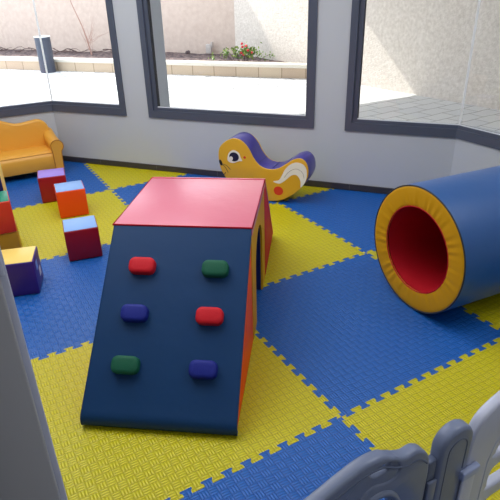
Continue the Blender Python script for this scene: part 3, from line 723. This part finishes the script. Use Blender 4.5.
# brick texture works in x/y: stand it up
mp = [n for n in M['block'].node_tree.nodes if n.type == 'MAPPING'][0]; mp.inputs['Location'].default_value = (0, .1, 0)
bm = bmesh.new(); box_bm(bm, (-7.0, -.02, GZ+.18), (x1+.08, .25, GZ+.24), .006, FPl); link_mesh('cap_stone', bm_mesh(bm), 'cap', planter)
# soil
bm = bmesh.new()
nx, ny = 90, 14; g = [[None]*(ny+1) for _ in range(nx+1)]
for a in range(nx+1):
    for b in range(ny+1):
        x = -7+14.0*a/nx; y = .2+1.75*b/ny
        z = .085+.02*math.sin(x*1.9)*math.sin(y*2.1)*(b/ny)+random.uniform(-.012, .012)
        g[a][b] = bm.verts.new(FPl @ V(x, y, z))
for a in range(nx):
    for b in range(ny): bm.faces.new((g[a][b], g[a+1][b], g[a+1][b+1], g[a][b+1]))
tag(link_mesh('soil', bm_mesh(bm), 'soil', None), 'dark soil bed behind the planter wall', 'soil', kind='stuff')
# boundary walls
K = V(6.875, 10.72, 0)
Fbw = frame(K, -pd, pn, (0, 0, 1))
HW = 1.78
bm = bmesh.new(); box_bm(bm, (-1.0, 0, GZ), (13, .2, HW), 0, Fbw)
struct(link_mesh('wall_outer_back', bm_mesh(bm), 'render_pink'), 'pinkish rendered boundary wall behind the planter', 'boundary wall')
rd = V(.0785, -.9969, 0).normalized()
FRw = frame(K, rd, V(.9969, .0785, 0), (0, 0, 1))
bm = bmesh.new(); box_bm(bm, (0, .0, GZ), (15, .2, 3.0), 0, FRw)
struct(link_mesh('wall_outer_right', bm_mesh(bm), 'render'), 'beige rough rendered wall on the right side of the courtyard', 'boundary wall')
# porch slab above, its edge throws the shade on the ground
struct(box('ceiling_porch', (-6, -3.9, 2.78), (7.6, 9.05, 2.95), 'concrete'), 'porch slab over the courtyard strip beside the windows', 'porch roof')
# bin
bx = V(3.08, 12.02, GZ)
bn = thing('litter_bin', tuple(bx), 0, 'slate grey cylindrical litter bin with pale rim in the courtyard', 'bin')
Fbn = frame(bx, (1, 0, 0), (0, 1, 0), (0, 0, 1))
lathe('bin_body', [(.0, .0), (.15, .0), (.155, .01), (.155, .69), (.145, .69), (.145, .05), (.0, .05)], 'bin', bn, Fbn, 40)
lathe('rim', [(.143, .688), (.160, .688), (.161, .705), (.143, .705)], 'bin_in', bn, Fbn, 40)
lathe('lid', [(.0, .66), (.1425, .66), (.1425, .69), (.0, .70)], 'bin_in', bn, Fbn, 40)
# bare sapling
def pxp(px, py, d_along=None, plane=None):
    pass
sap = thing('bare_sapling', tuple(FPl @ V(1.75, 1.0, .12)), 0, 'thin leafless sapling in the planter, in the left window', 'sapling')
S0 = FPl @ V(1.75, 1.0, .10)
side = pd
def sp3(a, h, b=0): return S0+pd*a+pn*b+V(0, 0, h)
tube('trunk', [sp3(0, 0), sp3(-.06, .3), sp3(-.16, .62, .02), sp3(-.30, 1.0, .0), sp3(-.42, 1.3, .02), sp3(-.50, 1.75, .02)], .017, 'twig', sap, 6, .006)
rnd = random.Random(5)
for k in range(12):
    a0 = rnd.uniform(-.06, .04); h0 = rnd.uniform(0.02, .35); L = rnd.uniform(.25, .65); an = rnd.uniform(-.5, 1.25); bb = rnd.uniform(-.2, .2)
    pts = [sp3(a0*1, h0)]
    for q in range(1, 6):
        t = q/5; pts.append(sp3(a0+L*t*math.sin(an)+rnd.uniform(-.015, .015), h0+L*t*math.cos(an)+rnd.uniform(-.01, .02), bb*t))
    tube('twig', pts, .005, 'twig', sap, 5, .002)
# dry creeper on the soil
cr = thing('dry_creeper', tuple(FPl @ V(0.6, 1.3, .12)), 0, 'dry dark creeper lying along the soil by the left boundary wall', 'dry plant')
for k in range(16):
    x = rnd.uniform(-2.6, 2.3); y = rnd.uniform(1.2, 1.75); pts = []
    for q in range(8): pts.append(FPl @ V(x+q*.11, y+rnd.uniform(-.04, .04), .12+.04*math.sin(q*1.1+k)+rnd.uniform(0, .03)))
    tube('twig', pts, .012, 'twig_dark', cr, 5, .004)
# flowering shrub
pc = V(6.02, 9.08, .10); pc = FPl @ V(5.52, .62, .10)
fs = thing('flowering_shrub', tuple(pc), 0, 'low green shrub with red flowers above the planter wall', 'shrub')
lb, fb, sb = bmesh.new(), bmesh.new(), bmesh.new()
for k in range(26):
    a = max(-.5, min(.45, rnd.gauss(0, .22))); b = rnd.uniform(-.12, .12); h = max(.06, .22-abs(a)*.22+rnd.uniform(-.06, .05))
    top_ = pc+pd*a*1.25+pn*b+V(0, 0, h)
    tube_bm(sb, [pc+pd*a*.7+pn*b*.5, (pc+top_)/2+pd*a*.3, top_], .004, 5)
    for q in range(16):
        c = top_+V(rnd.gauss(0, .04), rnd.gauss(0, .04), rnd.gauss(-.03, .04)); c.z = max(c.z, .13)
        ez = V(rnd.gauss(0, 1), rnd.gauss(0, 1), rnd.gauss(.6, .6)).normalized(); ex = ez.orthogonal().normalized(); ey = ez.cross(ex); s = rnd.uniform(.02, .036)
        vs = [lb.verts.new(c+ex*s*x+ey*s*.6*y) for x, y in ((-1, 0), (-.3, -.8), (.5, -.7), (1, 0), (.5, .7), (-.3, .8))]
        lb.faces.new(vs)
link_mesh('stems', bm_mesh(sb), 'twig_dark', fs); link_mesh('foliage', bm_mesh(lb), 'leaf', fs, 0)
for a, h in ((.02, .33), (.10, .29), (.03, .27), (.14, .21), (.0, .16), (.05, .13), (.22, .17)):
    bm = bmesh.new(); bmesh.ops.create_icosphere(bm, subdivisions=1, radius=.028, matrix=Matrix.Translation(pc+pd*a-pn*.08+V(0, 0, h)))
    for v in bm.verts: v.co += V(rnd.uniform(-.006, .006), rnd.uniform(-.006, .006), rnd.uniform(-.006, .006))
    link_mesh('flower', bm_mesh(bm), 'flower', fs)
# small outlet box on the far wall foot, and a stone
ob_ = FPl @ V(4.35, 1.70, .10)
ob = thing('outlet_box', tuple(ob_), 0, 'small grey outlet box at the foot of the far wall', 'outlet box')
Fo = frame(ob_, pd, pn, (0, 0, 1))
bm = bmesh.new(); box_bm(bm, (-.07, -.05, 0), (.05, .05, .19), .006, Fo); link_mesh('box_body', bm_mesh(bm), 'outlet', ob)
bm = bmesh.new(); box_bm(bm, (.05, -.04, .12), (.085, .04, .24), .004, Fo); link_mesh('cover', bm_mesh(bm), 'outlet', ob)
st = FPl @ V(3.85, 1.62, .11)
bm = bmesh.new(); bmesh.ops.create_icosphere(bm, subdivisions=2, radius=.06, matrix=Matrix.Translation(st))
for v in bm.verts: v.co = st+(v.co-st)*rnd.uniform(.8, 1.1)
tag(link_mesh('stone', bm_mesh(bm), 'soil', None), 'dark stone on the soil left of the outlet box', 'stone')

# ------------------------------------------------------------------ light
wd = bpy.data.worlds.new('sky'); bpy.context.scene.world = wd; wd.use_nodes = True
bg = wd.node_tree.nodes['Background']; bg.inputs[0].default_value = (.84, .91, 1, 1); bg.inputs[1].default_value = 1.9
def lamp(name, kind, loc, energy, **k):
    l = bpy.data.lights.new(name, kind); l.energy = energy
    o = bpy.data.objects.new(name, l); C.objects.link(o); o.location = loc
    for a, v in k.items(): setattr(l, a, v)
    return o
el = math.radians(40); sdv = V(-.24, .97, 0).normalized()
S = V(sdv.x*math.cos(el), sdv.y*math.cos(el), math.sin(el))
sun = lamp('sun', 'SUN', (0, 12, 8), 4.2, angle=.01, color=(1, .95, .86)); sun.rotation_euler = (-S).to_track_quat('-Z', 'Y').to_euler()
a1 = lamp('fill_light', 'AREA', (1.3, 2.9, 2.70), 50, shape='RECTANGLE', size=2.6, size_y=2.6, color=(.95, .97, 1))  # added soft fill for the interior, no fixture modelled
a2 = lamp('fill_light', 'AREA', (1.2, -.9, 2.70), 6, shape='RECTANGLE', size=2.0, size_y=1.0, color=(.95, .97, 1))  # weak added fill on the viewer's side
a3 = lamp('fill_light', 'AREA', (3.2, .5, 2.70), 13, shape='RECTANGLE', size=1.2, size_y=1.2, color=(.95, .97, 1))  # added fill to lift the right-hand side faces
sc = bpy.context.scene
sc.view_settings.view_transform = 'Standard'; sc.view_settings.look = 'None'; sc.view_settings.exposure = .68
sc.cycles.max_bounces = 10; sc.cycles.diffuse_bounces = 5; sc.cycles.transparent_max_bounces = 16
sc.cycles.use_denoising = True
sc.cycles.sample_clamp_indirect = 6
